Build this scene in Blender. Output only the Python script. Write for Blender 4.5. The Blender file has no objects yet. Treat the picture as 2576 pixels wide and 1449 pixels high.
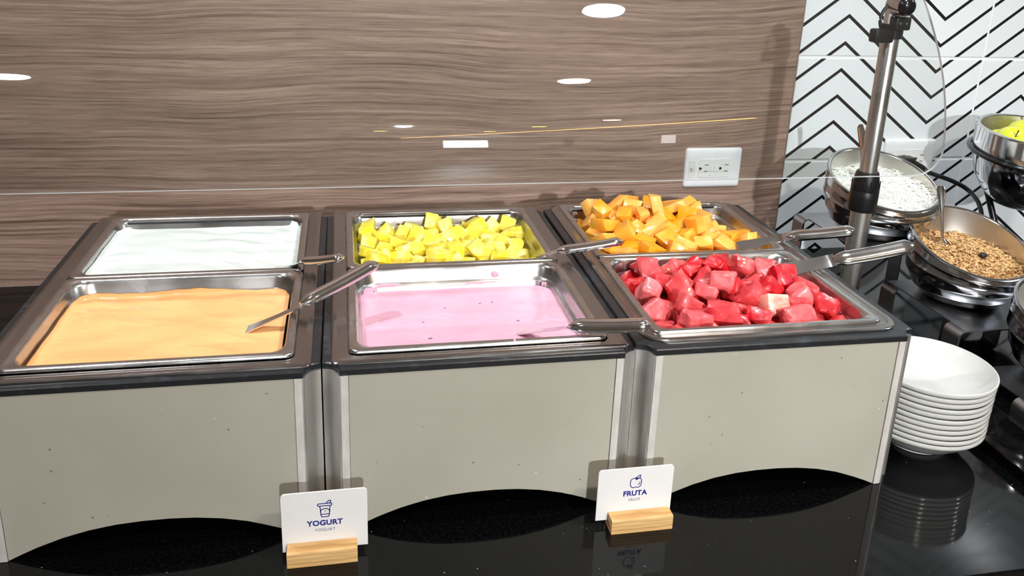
import bpy, bmesh, math, random
import numpy as np
from mathutils import Vector, Matrix, noise
random.seed(7); np.random.seed(7)
PI = math.pi
C = bpy.context.scene.collection
S = bpy.context.scene

# ------------------------------------------------------------------ camera
FPX, PXC, PYC = 2126.75, 1287.78, 482.96
cam_d = bpy.data.cameras.new('camera'); cam = bpy.data.objects.new('camera', cam_d); C.objects.link(cam)
yaw, pitch, roll = -0.20412, 0.29768, 0.0384
fw = Vector((-math.sin(yaw)*math.cos(pitch), math.cos(yaw)*math.cos(pitch), -math.sin(pitch)))
rt = Vector((math.cos(yaw), math.sin(yaw), 0)); up = rt.cross(fw)
r2 = rt*math.cos(roll)+up*math.sin(roll); u2 = -rt*math.sin(roll)+up*math.cos(roll)
M = Matrix((r2, u2, -fw)).transposed().to_4x4(); M.translation = Vector((.0308, -.89293, .71306))
cam.matrix_world = M
cam_d.sensor_fit = 'HORIZONTAL'; cam_d.sensor_width = 36; cam_d.lens = FPX/2576*36
cam_d.shift_x = (1288-PXC)/2576; cam_d.shift_y = (PYC-724.5)/2576*1.0
cam_d.clip_start = .02; cam_d.clip_end = 60
S.camera = cam
# ------------------------------------------------------------------ colour and world
S.view_settings.view_transform = 'Standard'; S.view_settings.look = 'None'
S.view_settings.gamma = 1; S.view_settings.use_curve_mapping = False
S.view_settings.exposure = 0.0
w = bpy.data.worlds.new('world'); S.world = w; w.use_nodes = True
w.node_tree.nodes['Background'].inputs[0].default_value = (.8, .9, 1, 1)
w.node_tree.nodes['Background'].inputs[1].default_value = .3
# ceiling downlights: x, y, watts, colour, diameter
LAMPS = [(.79, -.016, 12.5, (.90, .97, 1.0), .13), (-1.058, -1.162, 5, (.96, .97, 1.0), .13), (.901, -1.219, 26, (1, .93, .82), .13),
         (.475, -4.798, 16, (.95, .98, 1.0), .13), (.359, -6.184, 8, (1, .84, .55), .13), (1.446, -6.663, 8, (1, .84, .55), .13),
         (1.619, -5.215, 20, (1, .84, .55), .13), (1.839, -3.914, 30, (1, .90, .72), .13), (-.55, .25, 13, (.95, .98, 1.0), .13),  # last lamp on this line is added, unseen, to brighten the yogurt tops
         (2.64, -.02, 16, (.90, .96, 1.0), .13)]
CEIL = 1.75
for i, (x, y, p, col, d) in enumerate(LAMPS):
    l = bpy.data.lights.new('downlight_beam', 'AREA'); l.shape = 'DISK'; l.size = d*.9; l.energy = p; l.color = col
    l.spread = math.radians(150)
    o = bpy.data.objects.new('downlight_beam', l); C.objects.link(o); o.location = (x, y, CEIL-.022)
    if i == 3:       # the adjustable spot deep in the room is turned towards the buffet
        l.spread = math.radians(42); o.rotation_euler = (Vector((.62, 0, .15))-o.location).to_track_quat('-Z', 'Y').to_euler()

# ------------------------------------------------------------------ helpers
def tag(o, label=None, cat=None, group=None, kind=None):
    if label: o['label'] = label
    if cat: o['category'] = cat
    if group: o['group'] = group
    if kind: o['kind'] = kind
    return o
def empty(name, loc, rz, label, cat, group=None, kind=None):
    o = bpy.data.objects.new(name, None); C.objects.link(o); o.empty_display_size = .02
    o.location = loc; o.rotation_euler = (0, 0, rz)
    return tag(o, label, cat, group, kind)
def mo(name, verts, faces, mat, parent=None, smooth=False, mats=None, fm=None):
    me = bpy.data.meshes.new(name); me.from_pydata([tuple(v) for v in verts], [], faces)
    for m in (mats or [mat]): me.materials.append(m)
    if fm: me.polygons.foreach_set('material_index', fm)
    if smooth: me.polygons.foreach_set('use_smooth', [True]*len(me.polygons))
    me.update()
    o = bpy.data.objects.new(name, me); C.objects.link(o)
    if parent: o.parent = parent
    return o
def bo(name, bm, mat, parent=None, smooth=False, angle=None):
    bmesh.ops.recalc_face_normals(bm, faces=bm.faces[:])
    me = bpy.data.meshes.new(name); bm.to_mesh(me); bm.free(); me.materials.append(mat)
    if smooth: me.polygons.foreach_set('use_smooth', [True]*len(me.polygons))
    if angle is not None:
        me.set_sharp_from_angle(angle=math.radians(angle))
    o = bpy.data.objects.new(name, me); C.objects.link(o)
    if parent: o.parent = parent
    return o
def box(bm, x0, x1, y0, y1, z0, z1, bev=0, seg=2):
    r = bmesh.ops.create_cube(bm, size=1)
    for v in r['verts']:
        v.co = Vector(((x0+x1)/2+v.co.x*(x1-x0), (y0+y1)/2+v.co.y*(y1-y0), (z0+z1)/2+v.co.z*(z1-z0)))
    if bev:
        es = list({e for v in r['verts'] for e in v.link_edges})
        bmesh.ops.bevel(bm, geom=es, offset=bev, segments=seg, profile=.5, affect='EDGES')
def boxo(name, d, mat, parent=None, bev=0, smooth=False, seg=2):
    bm = bmesh.new(); box(bm, *d, bev=bev, seg=seg); return bo(name, bm, mat, parent, smooth, 35 if smooth else None)
def rrect(x0, x1, y0, y1, r, n=6):
    r = min(r, (x1-x0)/2-1e-4, (y1-y0)/2-1e-4); P = []
    for cx, cy, a0 in ((x1-r, y0+r, -90), (x1-r, y1-r, 0), (x0+r, y1-r, 90), (x0+r, y0+r, 180)):
        for k in range(n+1):
            a = math.radians(a0+90*k/n); P.append((cx+r*math.cos(a), cy+r*math.sin(a)))
    return P
def loops(name, L, mat, parent=None, cap0=False, cap1=False, smooth=True, closed=False, angle=38):
    """bridge equal-length closed loops"""
    n = len(L[0]); V = [v for l in L for v in l]; F = []
    m = len(L)
    for i in range(m if closed else m-1):
        a, b = i*n, ((i+1) % m)*n
        for k in range(n):
            k2 = (k+1) % n; F.append((a+k, a+k2, b+k2, b+k))
    if cap0: F.append(tuple(range(n))[::-1])
    if cap1: F.append(tuple((m-1)*n+k for k in range(n)))
    bm = bmesh.new(); vs = [bm.verts.new(v) for v in V]
    for f in F:
        try: bm.faces.new([vs[i] for i in f])
        except ValueError: pass
    return bo(name, bm, mat, parent, smooth, angle if smooth else None)
def lathe_l(prof, n=48, c=(0, 0)):
    return [[(c[0]+r*math.cos(2*PI*k/n), c[1]+r*math.sin(2*PI*k/n), z) for k in range(n)] for r, z in prof]
def lathe(name, prof, mat, parent=None, n=48, cap0=True, cap1=True, angle=38):
    return loops(name, lathe_l(prof, n), mat, parent, cap0, cap1, angle=angle)
def catmull(P, n=8):
    P = [Vector(p) for p in P]; Q = [P[0]*2-P[1]]+P+[P[-1]*2-P[-2]]; out = []
    for i in range(1, len(Q)-2):
        for k in range(n):
            t = k/n; a, b, c, d = Q[i-1:i+3]
            out.append(.5*((2*b)+(c-a)*t+(2*a-5*b+4*c-d)*t*t+(3*b-a-3*c+d)*t**3))
    out.append(P[-1]); return out
def sweep_l(path, sec, upv=Vector((0, 0, 1))):
    """path points, sec(i)->list of (side, up) offsets"""
    L = []
    for i, p in enumerate(path):
        t = (path[min(i+1, len(path)-1)]-path[max(i-1, 0)]).normalized()
        s = t.cross(upv)
        if s.length < 1e-3: s = t.cross(Vector((0, 1, 0)))
        s.normalize(); u = s.cross(t)
        L.append([tuple(p+s*a+u*b) for a, b in sec(i)])
    return L
def tube(name, path, rad, mat, parent=None, n=12, upv=Vector((0, 0, 1))):
    path = [Vector(p) for p in path]
    R = rad if callable(rad) else (lambda i: rad)
    return loops(name, sweep_l(path, lambda i: [(R(i)*math.cos(2*PI*k/n), R(i)*math.sin(2*PI*k/n)) for k in range(n)], upv), mat, parent, True, True)
def cyl(bm, p0, p1, r0, r1=None, n=24):
    r1 = r0 if r1 is None else r1; p0 = Vector(p0); p1 = Vector(p1); d = p1-p0
    m = Matrix.Translation((p0+p1)/2) @ d.to_track_quat('Z', 'Y').to_matrix().to_4x4()
    bmesh.ops.create_cone(bm, cap_ends=True, segments=n, radius1=r0, radius2=r1, depth=d.length, matrix=m)
def extrude_poly(name, pts, axis, a0, a1, mat, parent=None, bev=0):
    """pts 2-D polygon in the plane normal to axis"""
    def P(p, a):
        return {0: (a, p[0], p[1]), 1: (p[0], a, p[1]), 2: (p[0], p[1], a)}[axis]
    bm = bmesh.new(); A = [bm.verts.new(P(p, a0)) for p in pts]; B = [bm.verts.new(P(p, a1)) for p in pts]
    n = len(pts)
    bm.faces.new(A); bm.faces.new(B[::-1])
    for i in range(n): bm.faces.new((A[i], A[(i+1) % n], B[(i+1) % n], B[i]))
    if bev: bmesh.ops.bevel(bm, geom=bm.edges[:], offset=bev, segments=1, affect='EDGES')
    bmesh.ops.triangulate(bm, faces=[f for f in bm.faces if len(f.verts) > 4])
    return bo(name, bm, mat, parent)

# ------------------------------------------------------------------ materials
class NT:
    def __init__(s, name):
        s.m = bpy.data.materials.new(name); s.m.use_nodes = True; s.t = s.m.node_tree
        s.b = s.t.nodes['Principled BSDF']; s.out = s.t.nodes['Material Output']
    def n(s, typ, **k):
        nd = s.t.nodes.new(typ)
        for a, v in k.items():
            if a == 'ins':
                for i, x in v.items(): nd.inputs[i].default_value = x
            else: setattr(nd, a, v)
        return nd
    def l(s, a, b): s.t.links.new(a, b)
    def set(s, **k):
        for a, v in k.items(): s.b.inputs[a.replace('_', ' ')].default_value = v
    def coord(s, sc=(1, 1, 1), kind='Object', rot=(0, 0, 0), loc=(0, 0, 0)):
        tc = s.n('ShaderNodeTexCoord'); mp = s.n('ShaderNodeMapping')
        mp.inputs['Scale'].default_value = sc; mp.inputs['Rotation'].default_value = rot; mp.inputs['Location'].default_value = loc
        s.l(tc.outputs[kind], mp.inputs[0]); return mp.outputs[0]
    def noise(s, co, scale, detail=3, rough=.5, dist=0):
        nd = s.n('ShaderNodeTexNoise'); nd.inputs['Scale'].default_value = scale; nd.inputs['Detail'].default_value = detail
        nd.inputs['Roughness'].default_value = rough; nd.inputs['Distortion'].default_value = dist
        s.l(co, nd.inputs['Vector']); return nd.outputs['Fac']
    def ramp(s, fac, stops):
        nd = s.n('ShaderNodeValToRGB'); e = nd.color_ramp.elements
        while len(e) < len(stops): e.new(.5)
        for i, (p, c) in enumerate(stops):
            e[i].position = p; e[i].color = (c[0], c[1], c[2], 1) if not isinstance(c, (int, float)) else (c, c, c, 1)
        s.l(fac, nd.inputs[0]); return nd.outputs[0]
    def mix(s, fac, a, b, bt='MIX'):
        nd = s.n('ShaderNodeMix', data_type='RGBA', blend_type=bt)
        for sock, v in ((nd.inputs[0], fac), (nd.inputs[6], a), (nd.inputs[7], b)):
            if isinstance(v, (int, float)): sock.default_value = v
            elif isinstance(v, tuple): sock.default_value = (*v, 1) if len(v) == 3 else v
            else: s.l(v, sock)
        return nd.outputs[2]
    def math(s, op, a, b=None, c=None):
        nd = s.n('ShaderNodeMath', operation=op)
        for i, v in enumerate((a, b, c)):
            if v is None: continue
            if isinstance(v, (int, float)): nd.inputs[i].default_value = v
            else: s.l(v, nd.inputs[i])
        return nd.outputs[0]
    def bump(s, h, st=.2, dist=.001):
        nd = s.n('ShaderNodeBump'); nd.inputs['Strength'].default_value = st; nd.inputs['Distance'].default_value = dist
        s.l(h, nd.inputs['Height']); s.l(nd.outputs[0], s.b.inputs['Normal'])
def plain(name, col, rough=.5, metal=0, **k):
    a = NT(name); a.set(Base_Color=(*col, 1), Roughness=rough, Metallic=metal, **k); return a
def steel(name, col=(.62, .62, .63), rough=.22, sc=(6, 300, 300), st=.02, smudge=.12):
    a = NT(name); a.set(Metallic=1.0, Base_Color=(*col, 1))
    n1 = a.noise(a.coord(sc), 1.0, 2)
    n2 = a.noise(a.coord((14, 14, 14)), 1.0, 4)
    r = a.math('ADD', a.math('MULTIPLY', a.ramp(n2, [(.35, 0), (.7, 1)]), smudge), rough)
    a.l(r, a.b.inputs['Roughness']); a.bump(n1, st, .0006); return a.m
STEEL = steel('brushed_steel', (.34, .325, .32), .17); STEEL_R = steel('tube_steel', (.68, .67, .67), .24, (300, 300, 5), .06)
STEEL_P = steel('pan_steel', (.52, .51, .505), .20, (40, 40, 40), .012, .15)
CHROME = steel('polished_steel', (.72, .72, .73), .07, (20, 20, 20), .02, .08)
BOWL_O = steel('bowl_steel', (.50, .50, .51), .10, (10, 10, 10), .02, .08)
BOWL_I = steel('bowl_inside', (.72, .70, .66), .26, (60, 60, 4), .05, .1)
ALU = steel('aluminium', (.78, .775, .76), .36, (200, 200, 4), .05, .15)
DSTEEL = steel('dark_riser_steel', (.36, .36, .38), .26, (5, 200, 200), .05, .12)
a = NT('black_frame'); n_ = a.noise(a.coord((60, 60, 60)), 1, 4)
a.l(a.ramp(n_, [(.55, (.010, .011, .014)), (.8, (.045, .05, .06))]), a.b.inputs['Base Color']); a.set(Roughness=.34)
a.bump(a.noise(a.coord((200, 200, 200)), 1, 2), .15, .0005); BLACKF = a.m
BLACK = plain('black_rubber', (.006, .006, .007), .4, Specular_IOR_Level=.35).m
BLACKG = plain('black_gloss', (.008, .008, .009), .18).m
# laminate panel of the station, with small chips
a = NT('beige_laminate')
v = a.n('ShaderNodeTexVoronoi'); v.voronoi_dimensions = '2D'; v.inputs['Scale'].default_value = 24; geo = a.n('ShaderNodeNewGeometry'); mp_ = a.n('ShaderNodeMapping'); mp_.inputs['Rotation'].default_value = (PI/2, 0, 0); a.l(geo.outputs['Position'], mp_.inputs[0]); a.l(mp_.outputs[0], v.inputs['Vector']); co = geo.outputs['Position']
spot = a.ramp(v.outputs['Distance'], [(.020, 1), (.038, 0)])
sel = a.ramp(a.noise(co, 9, 1), [(.52, 0), (.56, 1)])
big = a.ramp(a.noise(co, 5, 4), [(.35, (.345, .328, .272)), (.65, (.385, .368, .31))])
lt = a.ramp(a.noise(a.coord((1, 1, 1), loc=(3, 3, 3)), 40, 1), [(.45, (.58, .55, .48)), (.5, (.14, .11, .08))])
a.l(a.mix(a.math('MULTIPLY', spot, sel), big, lt), a.b.inputs['Base Color']); a.set(Roughness=.48)
a.bump(a.noise(co, 500, 2), .10, .0004); LAM = a.m
a = NT('flange_strip'); a.l(a.ramp(a.noise(a.coord((90, 90, 30)), 1, 4), [(.4, (.74, .72, .70)), (.72, (.60, .57, .54)), (.8, (.25, .23, .21))]), a.b.inputs['Base Color'])
a.set(Roughness=.4, Metallic=.35); FLANGE = a.m
# wood laminate wall
a = NT('walnut_laminate')
warp = a.noise(a.coord((.8, 1, 2.2)), 1.6, 2, .5)
tc = a.coord((1, 1, 1)); sep = a.n('ShaderNodeSeparateXYZ'); a.l(tc, sep.inputs[0])
zz = a.math('ADD', sep.outputs[2], a.math('MULTIPLY', warp, .085))
cmb = a.n('ShaderNodeCombineXYZ'); a.l(a.math('MULTIPLY', sep.outputs[0], 2.2), cmb.inputs[0]); a.l(a.math('MULTIPLY', zz, 150), cmb.inputs[2])
g1 = a.noise(cmb.outputs[0], 1.0, 5, .65)
cmb2 = a.n('ShaderNodeCombineXYZ'); a.l(a.math('MULTIPLY', sep.outputs[0], 16), cmb2.inputs[0]); a.l(a.math('MULTIPLY', zz, 900), cmb2.inputs[2])
g2 = a.noise(cmb2.outputs[0], 1.0, 3, .6)
cmb3 = a.n('ShaderNodeCombineXYZ'); a.l(a.math('MULTIPLY', sep.outputs[0], 1.2), cmb3.inputs[0]); a.l(a.math('MULTIPLY', zz, 16), cmb3.inputs[2])
g3 = a.noise(cmb3.outputs[0], 1.0, 3, .5)
base = a.ramp(g1, [(.28, (.085, .047, .035)), (.42, (.255, .163, .127)), (.56, (.37, .25, .20)), (.74, (.52, .37, .31))])
base = a.mix(.75, base, a.ramp(g2, [(.30, (.36, .32, .30)), (.50, (1, 1, 1)), (.75, (1.3, 1.25, 1.2))]), 'MULTIPLY')
base = a.mix(.30, base, a.ramp(g3, [(.3, (.55, .52, .50)), (.7, (1.25, 1.2, 1.15))]), 'MULTIPLY')
a.l(base, a.b.inputs['Base Color']); a.set(Roughness=.42); a.bump(g2, .12, .0005); WOOD = a.m
# chevron tile (printed zigzag, object coordinates are world coordinates: tiles keep their origin at the room origin)
a = NT('chevron_tile'); tc = a.coord((1, 1, 1)); sep = a.n('ShaderNodeSeparateXYZ'); a.l(tc, sep.inputs[0])
PXX, PER, HALF = 1.1302, .05965, .2407
ph = a.math('DIVIDE', a.math('SUBTRACT', sep.outputs[0], PXX), HALF*2)
tri = a.math('MULTIPLY', a.math('PINGPONG', ph, .5), 2)          # 0 at peak, 1 at valley
zl = a.math('ADD', sep.outputs[2], a.math('MULTIPLY', tri, .1825))
fr = a.math('PINGPONG', a.math('DIVIDE', a.math('SUBTRACT', zl, .3859), PER), .5)
ln = a.math('LESS_THAN', fr, .075)
tone = a.ramp(a.noise(a.coord((1, 1, 1)), 3, 2), [(.3, (.77, .81, .84)), (.7, (.83, .86, .88))])
a.l(a.mix(ln, tone, (.012, .012, .014)), a.b.inputs['Base Color']); a.set(Roughness=.22); TILE = a.m
GROUT = plain('white_grout', (.86, .87, .88), .7).m
# granite
a = NT('black_granite'); v = a.n('ShaderNodeTexVoronoi'); v.inputs['Scale'].default_value = 120; a.l(a.coord(), v.inputs['Vector'])
sp = a.ramp(v.outputs['Distance'], [(.07, 1), (.11, 0)])
se = a.ramp(a.noise(a.coord(), 55, 2), [(.62, 0), (.68, 1)])
gr = a.ramp(a.noise(a.coord(), 260, 2), [(.45, (.0012, .0013, .0015)), (.8, (.0050, .0052, .006))])
a.l(a.mix(a.math('MULTIPLY', sp, se), gr, (.30, .32, .34)), a.b.inputs['Base Color'])
a.l(a.ramp(a.noise(a.coord(), 6, 3), [(.3, .045), (.8, .10)]), a.b.inputs['Roughness']); a.set(Specular_IOR_Level=.24); GRANITE = a.m
WALLP = plain('wall_paint', (.66, .655, .63), .8).m
CEILM = plain('ceiling_paint', (.80, .795, .78), .85).m
a = NT('floor_tile'); a.l(a.ramp(a.noise(a.coord(), 3, 4), [(.3, (.16, .14, .12)), (.7, (.23, .20, .17))]), a.b.inputs['Base Color']); a.set(Roughness=.3); FLOORM = a.m
PLASTIC = plain('white_plastic', (.82, .82, .84), .25).m
PLASTIC2 = plain('white_plastic_insert', (.78, .77, .76), .35).m
DARK = plain('dark_slot', (.01, .01, .01), .6).m
def ceramic(n, c): 
    a = plain(n, c, .12); a.set(Coat_Weight=.4, Coat_Roughness=.05); return a.m
CER = ceramic('white_porcelain', (.52, .52, .51))
CARD = plain('white_acrylic_card', (.73, .72, .725), .25).m
INK = plain('blue_ink', (.008, .02, .22), .4).m
INK2 = plain('grey_blue_ink', (.06, .09, .24), .5).m
a = NT('pine_wood'); n1 = a.noise(a.coord((8, 60, 260)), 1, 3, .6)
a.l(a.ramp(n1, [(.35, (.42, .22, .07)), (.55, (.66, .42, .18)), (.7, (.75, .55, .28))]), a.b.inputs['Base Color']); a.set(Roughness=.55); PINE = a.m
def emis(name, col, st):
    a = NT(name); a.set(Base_Color=(.8, .8, .8, 1), Emission_Color=(*col, 1), Emission_Strength=st); return a.m
# glass: sheet that reflects by Fresnel and lets light straight through
a = NT('clear_guard_glass'); a.t.nodes.remove(a.b)
tr = a.n('ShaderNodeBsdfTransparent'); tr.inputs[0].default_value = (.97, .985, .98, 1)
gl = a.n('ShaderNodeBsdfGlossy'); gl.inputs['Roughness'].default_value = .01
lw = a.n('ShaderNodeLayerWeight'); lw.inputs['Blend'].default_value = .5   # Schlick reflectance, the same from both sides of the sheet
fz = a.math('ADD', a.math('MULTIPLY', a.math('POWER', lw.outputs['Facing'], 5.0), .91), .085)
mx = a.n('ShaderNodeMixShader'); a.l(fz, mx.inputs[0]); a.l(tr.outputs[0], mx.inputs[1]); a.l(gl.outputs[0], mx.inputs[2])
a.l(mx.outputs[0], a.out.inputs[0]); GLASS = a.m
GEDGE = plain('polished_glass_edge', (.62, .66, .68), .15, 0, Transmission_Weight=.3).m
def yog(name, c1, c2, rough=.16):
    a = NT(name); a.l(a.ramp(a.noise(a.coord((6, 10, 6)), 2, 3), [(.35, c1), (.65, c2)]), a.b.inputs['Base Color'])
    a.set(Roughness=rough, Subsurface_Weight=.25, Subsurface_Scale=.01); a.b.inputs['Subsurface Radius'].default_value = (1, .8, .6)
    a.set(Specular_IOR_Level=.4)
    n1 = a.noise(a.coord((14, 60, 14)), 2.2, 3, .55, 1.2); a.bump(n1, .35, .002); return a.m
Y_WHITE = yog('plain_yogurt', (.82, .87, .85), (.85, .90, .87))
Y_PEACH = yog('peach_yogurt', (.86, .42, .17), (.89, .47, .20))
Y_PINK = yog('pink_yogurt', (.70, .36, .47), (.74, .41, .52), .12)
PINKD = plain('berry_purple', (.34, .12, .26), .3).m
def fruit(name, stops, rough, sc=(60, 60, 60), bump=.4, ssc=.004, vary=.12, coat=.3):
    a = NT(name); n1 = a.noise(a.coord(sc), 1, 4, .6)
    c = a.ramp(n1, stops); oi = a.n('ShaderNodeObjectInfo'); 
    hsv = a.n('ShaderNodeHueSaturation'); a.l(c, hsv.inputs['Color'])
    a.l(a.math('ADD', a.math('MULTIPLY', oi.outputs['Random'], vary*2), 1-vary), hsv.inputs['Value'])
    a.l(a.math('SUBTRACT', 1.04, a.math('MULTIPLY', oi.outputs['Random'], vary*1.4)), hsv.inputs['Saturation'])
    a.l(hsv.outputs[0], a.b.inputs['Base Color'])
    a.set(Roughness=rough, Subsurface_Weight=.3, Subsurface_Scale=ssc, Coat_Weight=coat, Coat_Roughness=.15)
    a.b.inputs['Subsurface Radius'].default_value = (1, .5, .3)
    a.bump(n1, bump, .0015); return a.m
F_PINE = fruit('pineapple_flesh', [(.3, (.92, .66, .010)), (.5, (.95, .78, .08)), (.68, (.93, .86, .38))], .40, (110, 40, 40), .6, .004, .06)
F_CANT = fruit('cantaloupe_flesh', [(.3, (.88, .32, .018)), (.5, (.90, .41, .04)), (.72, (.90, .56, .15))], .36, (25, 25, 25), .15, .005, .08)
F_WAT = fruit('watermelon_flesh', [(.3, (.40, .003, .010)), (.47, (.56, .008, .018)), (.62, (.68, .026, .034)), (.78, (.74, .085, .075))], .38, (70, 70, 70), .8, .004, .16, .12)
F_WATP = fruit('pale_watermelon_flesh', [(.3, (.84, .12, .11)), (.55, (.86, .42, .32)), (.75, (.84, .62, .48))], .35, (30, 30, 40), .4, .006, .04)
SEED = plain('cream_seed', (.85, .70, .45), .3).m
a = NT('apple_skin'); a.l(a.ramp(a.noise(a.coord((20, 20, 20)), 1, 4), [(.4, (.58, .66, .04)), (.7, (.82, .76, .06))]), a.b.inputs['Base Color']); a.set(Roughness=.22, Coat_Weight=.5); APPLE = a.m
BANANA = plain('dark_stem', (.05, .04, .02), .6).m
def var_mat(name, stops, rough):
    a = NT(name); a.l(a.ramp(a.noise(a.coord((300, 300, 300)), 1, 2), stops), a.b.inputs['Base Color']); a.set(Roughness=rough); return a.m
OAT = var_mat('toasted_oats', [(.3, (.36, .17, .055)), (.5, (.60, .36, .15)), (.7, (.76, .54, .29))], .6)
COCO = var_mat('coconut_shreds', [(.3, (.88, .88, .82)), (.7, (.93, .94, .90))], .5)
RAISIN = plain('dark_raisin', (.015, .008, .008), .5).m

# ------------------------------------------------------------------ the room
YW = .8238
X0, X1, Y0, ZF = -3.6, 5.6, -10.6, -.9
st = lambda o: tag(o, kind='structure')
st(boxo('floor', (X0, X1, Y0, YW+.1, ZF-.1, ZF), FLOORM))
st(boxo('ceiling', (X0, X1, Y0, YW+.1, CEIL, CEIL+.1), CEILM))
st(boxo('wall_left', (X0-.1, X0, Y0, YW+.1, ZF, CEIL), WALLP))
st(boxo('wall_right', (X1, X1+.1, Y0, YW+.1, ZF, CEIL), WALLP))
wf = st(bpy.data.objects.new('wall_front', None)); C.objects.link(wf)
bm = bmesh.new(); wx0, wx1, wz0, wz1 = 1.40, 2.11, .55, 1.44
for d in ((X0, wx0, ZF, CEIL), (wx1, X1, ZF, CEIL), (wx0, wx1, ZF, wz0), (wx0, wx1, wz1, CEIL)): box(bm, d[0], d[1], Y0-.1, Y0+.0, d[2], d[3])
bo('wall_surface', bm, WALLP, wf)
wn = st(boxo('window_1', (wx0+.03, wx1-.03, Y0-.08, Y0-.06, wz0+.03, wz1-.03), emis('daylight_pane', (.85, .95, 1), 22)))
bm = bmesh.new()
for d in ((wx0, wx1, wz0, wz0+.03), (wx0, wx1, wz1-.03, wz1), (wx0, wx0+.03, wz0+.03, wz1-.03), (wx1-.03, wx1, wz0+.03, wz1-.03)): box(bm, d[0], d[1], Y0-.09, Y0-.01, d[2], d[3])
bo('window_frame', bm, plain('window_paint', (.7, .7, .7), .5).m, wn)
wb = st(bpy.data.objects.new('wall_back', None)); C.objects.link(wb)
boxo('wall_surface', (X0, X1, YW+.008, YW+.1, ZF, CEIL), GROUT, wb)
boxo('grout_bed', (1.022, 2.70, YW+.0014, YW+.0079, .0006, CEIL), GROUT, wb)
boxo('wood_panel', (-2.6, 1.0195, YW, YW+.008, .0005, 1.20), WOOD, wb)
boxo('wood_panel', (-2.6, 1.0195, YW, YW+.008, 1.203, CEIL), WOOD, wb)
boxo('panel_edge_trim', (1.0197, 1.0215, YW-.001, YW+.008, .0005, CEIL), plain('edge_trim', (.25, .2, .18), .4).m, wb)
xs = [1.0225, 1.4900, 2.0905, 2.6910]; zs = [.002, .2351, .4735, .7119, .9503, 1.1887, 1.4271, 1.6655]
TW = .6005
for j in range(len(zs)):
    z0, z1 = zs[j], (zs[j+1] if j+1 < len(zs) else CEIL)
    for i in range(3):
        x0, x1 = xs[i], xs[i+1]
        g = .0016 if i == 0 else .0016
        boxo('tile', (x0+(0 if i == 0 else .0028), x1-.0028, YW, YW+.008, z0+(0 if j == 0 else .0034), z1-.0034), TILE, wb, bev=.0007, seg=1)
ct = tag(bpy.data.objects.new('countertop', None), 'polished black granite buffet counter with fine pale specks', 'counter'); C.objects.link(ct)
boxo('counter_slab', (-2.6, 3.4, -.190, YW-.0003, -.03, 0), GRANITE, ct, bev=.0025)
extrude_poly('raised_step', [(.955, -.188), (3.4, -.188), (3.4, YW-.002), (.955, YW-.002)], 2, .0002, .018, GRANITE, ct, bev=.0012)
cb = tag(bpy.data.objects.new('base_cabinet', None), 'dark cabinet carrying the black granite counter', 'cabinet'); C.objects.link(cb)
boxo('body', (-2.55, 3.35, -.15, YW-.001, ZF+.0005, -.0305), plain('cabinet_dark', (.06, .04, .03), .5).m, cb)
for i in range(7):
    boxo('cabinet_door', (-2.5+i*.82, -2.5+i*.82+.80, -.168, -.1502, ZF+.1, -.05), WOOD, cb, bev=.002)

# ceiling lights as things (frame and diffuser); the beams are set at the top
def downlight(x, y, p, col, d, place):
    t = empty('ceiling_light', (x, y, CEIL), 0, place, 'ceiling light', 'recessed round ceiling lights')
    lathe('frame', [(d*.5, -.001), (d*.5+.012, -.001), (d*.5+.012, -.006), (d*.5, -.010)], PLASTIC, t, 32, False, False)
    s_ = 30 if d > 0 else 1
    col = (col[0], col[1]**2, col[2]**4)
    o = lathe('diffuser', [(d*.5, -.006), (d*.3, -.007), (.001, -.007)], emis('lamp_glow', col, s_), t, 32, False, True)
places = ['round cool white ceiling light above the watermelon pan', 'round ceiling light behind the viewer at far left', 'round warm ceiling light behind the viewer at right',
          'brightest warm ceiling light deep in the room', 'farthest left ceiling light in the room', 'farthest right ceiling light in the room', 'small warm ceiling light deep in the room beside the cove strip',
          'small warm ceiling light nearest the cove strip end', 'added unseen ceiling light brightening the yogurt pans at left', 'ceiling light above the tiled end of the counter']
for L_, pl in zip(LAMPS, places): downlight(*L_, pl)
# warm cove strip on the ceiling
cv = tag(tube('cove_light_strip', [(.822, -10.36, CEIL-.012), (2.059, -6.4, CEIL-.012), (2.806, -3.723, CEIL-.012)], .012, emis('warm_strip', (1, .42, .10), 16), None, 8), 'thin warm orange light strip along the ceiling', 'light strip')

# ------------------------------------------------------------------ the three display stations
W, D, ZB, ZT = .3868, .5737, .2145, .2225
UN = [(-W-.0016+.0, .0012, -.0029, -.0008), (0, 0, 0, 0), (W-.0027, -.0072, -.0091, .0045)]
# unit 1 rotates about its right side
def upose(i):
    x, y, a, dz = UN[i]
    if i == 0: return (x+W-W*math.cos(a), y-W*math.sin(a), 0), a, dz
    return (x, y, 0), a, dz
def uworld(i, x, y, z):
    (ox, oy, _), a, dz = upose(i); return (ox+x*math.cos(a)-y*math.sin(a), oy+x*math.sin(a)+y*math.cos(a), z+dz)
RN = .0199
def notched(off=0.0, r=RN, n=8):
    P = []; x0, x1, y0, y1 = off, W-off, off, D-off
    r = r+off*.2
    for cx, cy, a0, a1 in ((x1, y0, 180, 90), (x1, y1, 270, 180), (x0, y1, 360, 270), (x0, y0, 90, 0)):
        for k in range(n+1):
            a = math.radians(a0+(a1-a0)*k/n); P.append((cx+r*math.cos(a), cy+r*math.sin(a)))
    return P
def arch(s0, s1, n=22):
    c = (s0+s1)/2; h = (s1-s0)/2
    return [(s0+(s1-s0)*k/n, max(.0005, .0385*(1-abs((s0+(s1-s0)*k/n-c)/h)**2.25))) for k in range(n+1)]
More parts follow.
